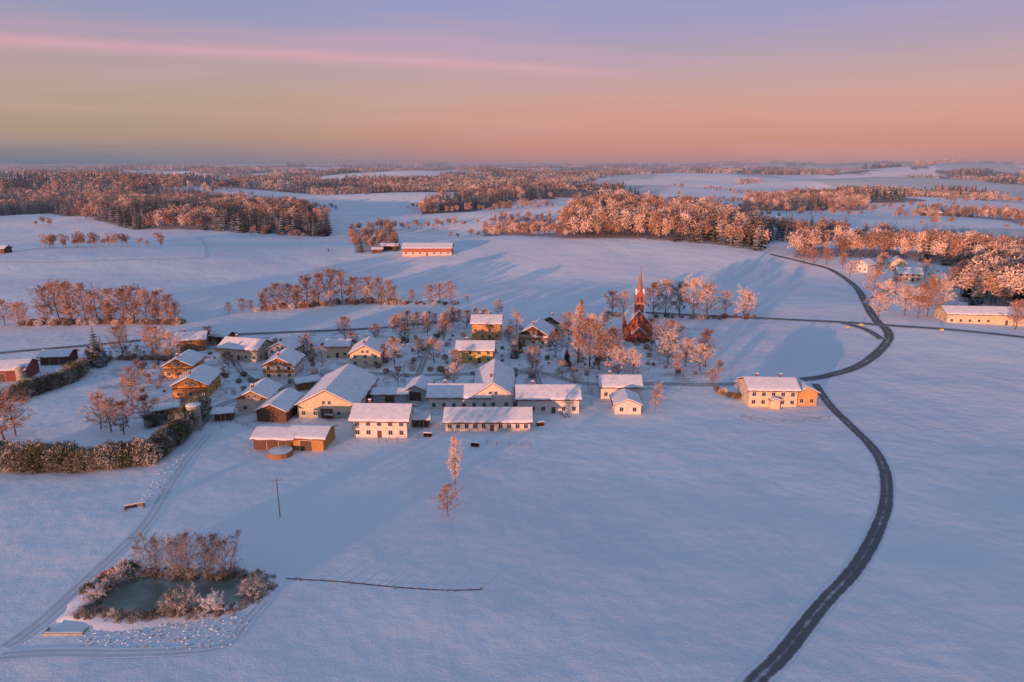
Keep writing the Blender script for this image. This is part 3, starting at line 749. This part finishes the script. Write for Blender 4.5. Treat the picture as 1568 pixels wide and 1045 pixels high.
# ---------------------------------------------------------------- individual trees
def T(kind,px,py,h,name='bare_tree'):
    lst,base={'r':(ROUND,10),'b':(ROUNDB,10),'t':(TALL,10),'w':(WILLOW,10),'f':(WBUSH,3),'s':(SPRUCE,12)}[kind]
    x,y,z=G(px,py); s=h/base*random.uniform(.95,1.05); w=s*random.uniform(.9,1.15)*(1.1 if kind in 'rb' else 1)
    name={'s':'spruce_tree','f':'frosted_bush','w':'willow_tree'}.get(kind,name)
    obj(name,random.choice(lst),(x,y,z-.1),random.uniform(0,6.28),scale=(w,w,s))
random.seed(11)
for a in [('t',697,742,13.5),('r',686,790,7.5),('t',885,556,25),('r',903,562,20),('t',918,566,17),('r',936,560,16),('r',815,570,11),('r',945,584,13),('r',970,582,12),
 ('r',1023,540,15),('r',1022,556,14),('r',1048,562,12),('r',1072,568,11),('b',1080,560,14),('r',1003,628,7),('r',1008,612,6),
 ('b',938,480,12),('b',955,482,13),('b',1000,484,17),('r',1018,485,19),('b',1040,486,18),('r',1062,487,20),('b',1083,487,18),('b',1110,481,13),('r',1138,487,15),('r',1146,484,13),
 ('b',408,475,12),('b',425,473,14),('b',440,472,14),('b',455,471,13),('b',470,468,16),('r',488,466,19),('b',507,464,19),('b',525,462,17),('b',545,462,14),('b',562,461,14),('b',580,462,14),('b',597,463,13),('r',630,464,8),('r',658,466,11),('b',674,465,11),('r',691,464,12),('r',716,462,4),('b',352,480,6),('b',372,479,8),('b',385,477,6),
 ('b',8,500,14),('b',30,500,12),('b',75,493,19),('b',92,493,20),('r',112,494,21),('b',132,495,20),('b',150,494,16),('b',172,494,17),('r',190,494,18),('b',207,495,19),('b',225,495,17),('b',243,495,16),('b',262,494,14),
 ('s',150,562,17),('s',158,556,11),('s',140,562,9),('b',190,548,14),('r',240,548,13),('r',265,550,12),('r',235,540,12),('b',205,627,11),('b',155,657,12),('b',172,662,11),('b',190,666,10),('r',8,675,17),('r',25,668,15),('r',-15,672,17),('b',225,650,9),
 ('r',530,522,11),('r',605,558,11),('s',588,555,10),('r',575,522,8),('r',665,556,10),('r',680,522,10),('r',695,590,9),('s',788,548,13),('s',795,540,9),('r',762,484,9),('b',715,503,9),('b',640,503,8),('r',790,512,11),('b',818,580,8),('b',640,548,8),('r',700,565,8),('r',480,555,8),('r',495,560,8),('b',780,530,9),('b',870,520,12),('r',905,520,12),('r',920,530,14),('t',890,500,15),('b',998,530,12),('r',930,560,10),('b',860,580,7),('r',1100,575,6),('r',1130,600,5),('b',610,590,7),('s',503,385,5),
 ('r',1335,455,16),('r',1355,475,16),('r',1385,484,15),('r',1405,487,17),('r',1420,485,19),('r',1345,488,13),('r',1438,480,17),('r',1555,505,14),('r',1230,405,14),('r',1245,408,13),('s',1492,470,20),('s',1480,455,18),('r',1345,428,14),('r',1300,425,12),('b',1415,428,14),('r',1460,450,16),('r',1350,412,13),('b',1290,412,12),('r',1265,406,13),('r',1370,458,13),
 ('b',350,570,8),('b',470,545,9),('r',540,540,9),('b',620,530,9),('b',655,515,9),('b',850,545,10),('r',880,590,7),('b',1035,575,8),('r',1090,590,6),('b',320,530,9),('b',200,600,9),('b',215,585,8),('s',560,590,6),('s',868,560,8),
 ('w',243,892,10),('w',292,894,11),('w',345,892,9.5),('w',318,890,9),('w',270,889,9),('f',385,912,3.8),('f',262,942,4.),('f',290,938,4.4),('f',325,940,3.4),('f',170,905,3.2),('f',190,893,3.4),('f',148,922,2.8),('f',130,945,1.6),('f',175,948,1.8),('f',400,900,3.)]:
    T(*a)

# hedges
def hedge(name,px,sp,sc,coll,rows=1,jit=.5):
    c=catmull([G(*p) for p in px],sp); pts=[]
    for p in c:
        for r in range(rows):
            q=(p[0]+random.uniform(-jit,jit),p[1]+random.uniform(-jit,jit)+r*1.8); pts.append((q[0],q[1],hz(*q)))
    scatter(name,pts,[sc*random.uniform(.7,1.25) for _ in pts],coll)
hedge('garden_hedge',[(-40,716),(20,720),(80,722),(150,720),(225,710)],1.4,1.65,cH,3,.8)
hedge('garden_hedge',[(225,710),(252,692),(277,665),(300,640)],1.4,1.6,cH,3,1.4)
hedge('garden_hedge',[(225,655),(255,650),(290,635)],1.3,1.,cH,2,1.2)
hedge('garden_hedge',[(25,615),(60,603),(100,590),(118,575)],1.5,1.5,cH,3,1.2)
hedge('garden_hedge',[(118,575),(135,560),(160,552)],1.5,.9,cH)
hedge('hedgerow',[(600,510),(640,504),(700,500),(745,500)],3.5,.75,cR,2,2)
hedge('hedgerow',[(130,548),(200,550),(270,555)],3.,.45,cR,1,2)
hedge('hedgerow',[(130,560),(180,552),(260,552)],1.6,.8,cS,2,1)
hedge('hedgerow',[(400,476),(480,470),(560,465),(610,467)],2.2,1.4,cS,2,2)
hedge('hedgerow',[(600,466),(640,466),(700,466)],3,.8,cS,2,2)
hedge('hedgerow',[(40,498),(150,497),(275,497)],2.5,1.4,cS,2,2)
hedge('hedgerow',[(-20,500),(40,498),(100,496),(180,496),(270,496)],6.,.9,cR,1,3)
hedge('hedgerow',[(405,474),(480,467),(560,462),(600,464)],7.,.8,cR,1,3)
hedge('hedgerow',[(930,484),(1000,487),(1100,488),(1150,488)],3,1.1,cS,1,2)
hedge('hedgerow',[(1100,600),(1110,606),(1140,612)],1.6,.8,cS,2,1)
hedge('hedgerow',[(140,905),(165,893),(205,880)],1.,1.0,cS,2,1)
vp=[G(*p) for p in [(200,640),(340,640),(480,580),(620,580),(880,580),(1000,560),(1080,585),(1060,520),(800,505),(560,515),(300,530),(180,560)]]
q=spaced(sample(vp,4.),4.8); q=[p for p in q if random.random()<.6]
scatter('garden_shrubs',q,[random.uniform(.35,1.1) for _ in q],cS)
pts=[]
for i in range(110):
    a=random.uniform(-.65,.65); r=random.uniform(700,1800); x,y=r*math.sin(a),r*math.cos(a); d=random.uniform(-.4,.4)
    for k in range(random.randrange(2,18)): xx,yy=x+math.cos(d)*k*8+random.uniform(-4,4),y+math.sin(d)*k*8+random.uniform(-4,4); pts.append((xx,yy,hz(xx,yy)))
scatter('field_tree_line',pts,[random.uniform(.3,.8) for _ in pts],cB)

# ---------------------------------------------------------------- light, sky, camera
SUNEL=math.radians(3.5); sd=Vector((-.52*math.cos(SUNEL),-.854*math.cos(SUNEL),math.sin(SUNEL))).normalized()
sl=bpy.data.lights.new('sun','SUN'); sl.energy=5.; sl.angle=math.radians(.6); sl.color=(1.,.44,.25)
so=bpy.data.objects.new('sun',sl); scene.collection.objects.link(so); so.rotation_euler=(-sd).to_track_quat('-Z','Y').to_euler(); so.location=(-60,-100,60)
w=bpy.data.worlds.new('World'); scene.world=w; w.use_nodes=True; nt=w.node_tree; nt.nodes.clear()
out=N(nt,'ShaderNodeOutputWorld'); bg=N(nt,'ShaderNodeBackground'); bg2=N(nt,'ShaderNodeBackground'); add=N(nt,'ShaderNodeAddShader')
sk=N(nt,'ShaderNodeTexSky',sky_type='NISHITA'); sk.sun_disc=False; sk.sun_elevation=SUNEL; sk.sun_rotation=math.atan2(sd.x,sd.y)
nt.links.new(sk.outputs[0],bg2.inputs[0]); bg2.inputs[1].default_value=.02
tc=N(nt,'ShaderNodeTexCoord').outputs['Generated']; sep=N(nt,'ShaderNodeSeparateXYZ'); nt.links.new(tc,sep.inputs[0])
el=math_n(nt,'ARCSINE',sep.outputs[2])
t=math_n(nt,'DIVIDE',el,math.pi/2,True)
def s2l(c): return tuple(((v/255+.055)/1.055)**2.4 if v>10 else v/3000 for v in c)
def ramp(stops):
    r=N(nt,'ShaderNodeValToRGB'); cr=r.color_ramp; nt.links.new(t,r.inputs[0])
    while len(cr.elements)<len(stops): cr.elements.new(.5)
    for e_,(d,c) in zip(cr.elements,stops): e_.position=d/90.
    for e_,(d,c) in zip(cr.elements,stops): e_.color=(*s2l(c),1)
    return r.outputs[0]
up=[(20,(130,148,190)),(45,(112,142,180)),(90,(98,136,176))]
cR_=ramp([(0,(168,134,146)),(.9,(196,138,136)),(3.,(208,145,134)),(5.,(200,153,147)),(7.5,(180,153,170)),(10,(160,151,190)),(13,(144,148,200))]+up)
cL_=ramp([(0,(112,124,146)),(.8,(134,130,142)),(2.,(172,146,134)),(5.,(182,158,146)),(7.5,(166,154,165)),(10,(150,151,186)),(13,(136,148,198))]+up)
az=maprange(nt,sep.outputs[0],-.55,.15)
col=mixc(nt,az,cL_,cR_)
def pdir(px,py):
    dx=(px-784)/F; dy=-(py-522.5)/F
    return Vector((dx, math.cos(PITCH)+dy*math.sin(PITCH), -math.sin(PITCH)+dy*math.cos(PITCH))).normalized()
def band(p,q,wid,amt,x0,x1,colr,col):
    n=pdir(*p).cross(pdir(*q)).normalized()
    nv=N(nt,'ShaderNodeTexNoise'); nv.inputs['Scale'].default_value=3.; nv.inputs['Detail'].default_value=4
    mp=N(nt,'ShaderNodeMapping'); mp.inputs['Scale'].default_value=(1,1,6); nt.links.new(tc,mp.inputs[0]); nt.links.new(mp.outputs[0],nv.inputs['Vector'])
    d=N(nt,'ShaderNodeVectorMath',operation='DOT_PRODUCT'); nt.links.new(tc,d.inputs[0]); d.inputs[1].default_value=n
    dd=math_n(nt,'ADD',d.outputs['Value'],math_n(nt,'MULTIPLY',math_n(nt,'SUBTRACT',nv.outputs['Fac'],.5),wid*1.6))
    g=math_n(nt,'EXPONENT',math_n(nt,'MULTIPLY',math_n(nt,'MULTIPLY',dd,dd),-1/(wid*wid)))
    f=math_n(nt,'MULTIPLY',g,maprange(nt,sep.outputs[0],x0,x1,amt,0.))
    f=math_n(nt,'MULTIPLY',f,maprange(nt,nv.outputs['Fac'],.25,.6,.5,1.))
    f=math_n(nt,'MULTIPLY',f,maprange(nt,sep.outputs[1],0.,.4))
    return mixc(nt,f,col,s2l(colr))
col=band((0,62),(900,108),.0075,.75,.0,.25,(222,164,184),col)
col=band((500,60),(980,88),.012,.4,.1,.3,(205,158,188),col)
col=band((200,95),(1568,150),.03,.25,.5,1.,(212,160,170),col)
col=band((0,165),(700,185),.006,.25,.0,.3,(204,162,142),col)
mp=N(nt,'ShaderNodeMapping'); mp.inputs['Scale'].default_value=(1.5,1.5,16); nt.links.new(tc,mp.inputs[0])
cn=N(nt,'ShaderNodeTexNoise'); cn.inputs['Scale'].default_value=2.2; cn.inputs['Detail'].default_value=5; nt.links.new(mp.outputs[0],cn.inputs['Vector'])
col=mixc(nt,maprange(nt,cn.outputs['Fac'],.48,.75,0.,.2),col,s2l((206,164,178)))
nt.links.new(col,bg.inputs[0]); bg.inputs[1].default_value=.93
nt.links.new(bg.outputs[0],add.inputs[0]); nt.links.new(bg2.outputs[0],add.inputs[1]); nt.links.new(add.outputs[0],out.inputs[0])
cam=bpy.data.cameras.new('camera'); co=bpy.data.objects.new('camera',cam); scene.collection.objects.link(co)
cam.sensor_width=36; cam.lens=24; cam.clip_start=1; cam.clip_end=120000
co.location=(0,0,H0); co.rotation_euler=(math.pi/2-PITCH,0,0); scene.camera=co
scene.view_settings.view_transform='Standard'; scene.view_settings.look='None'; scene.view_settings.exposure=0
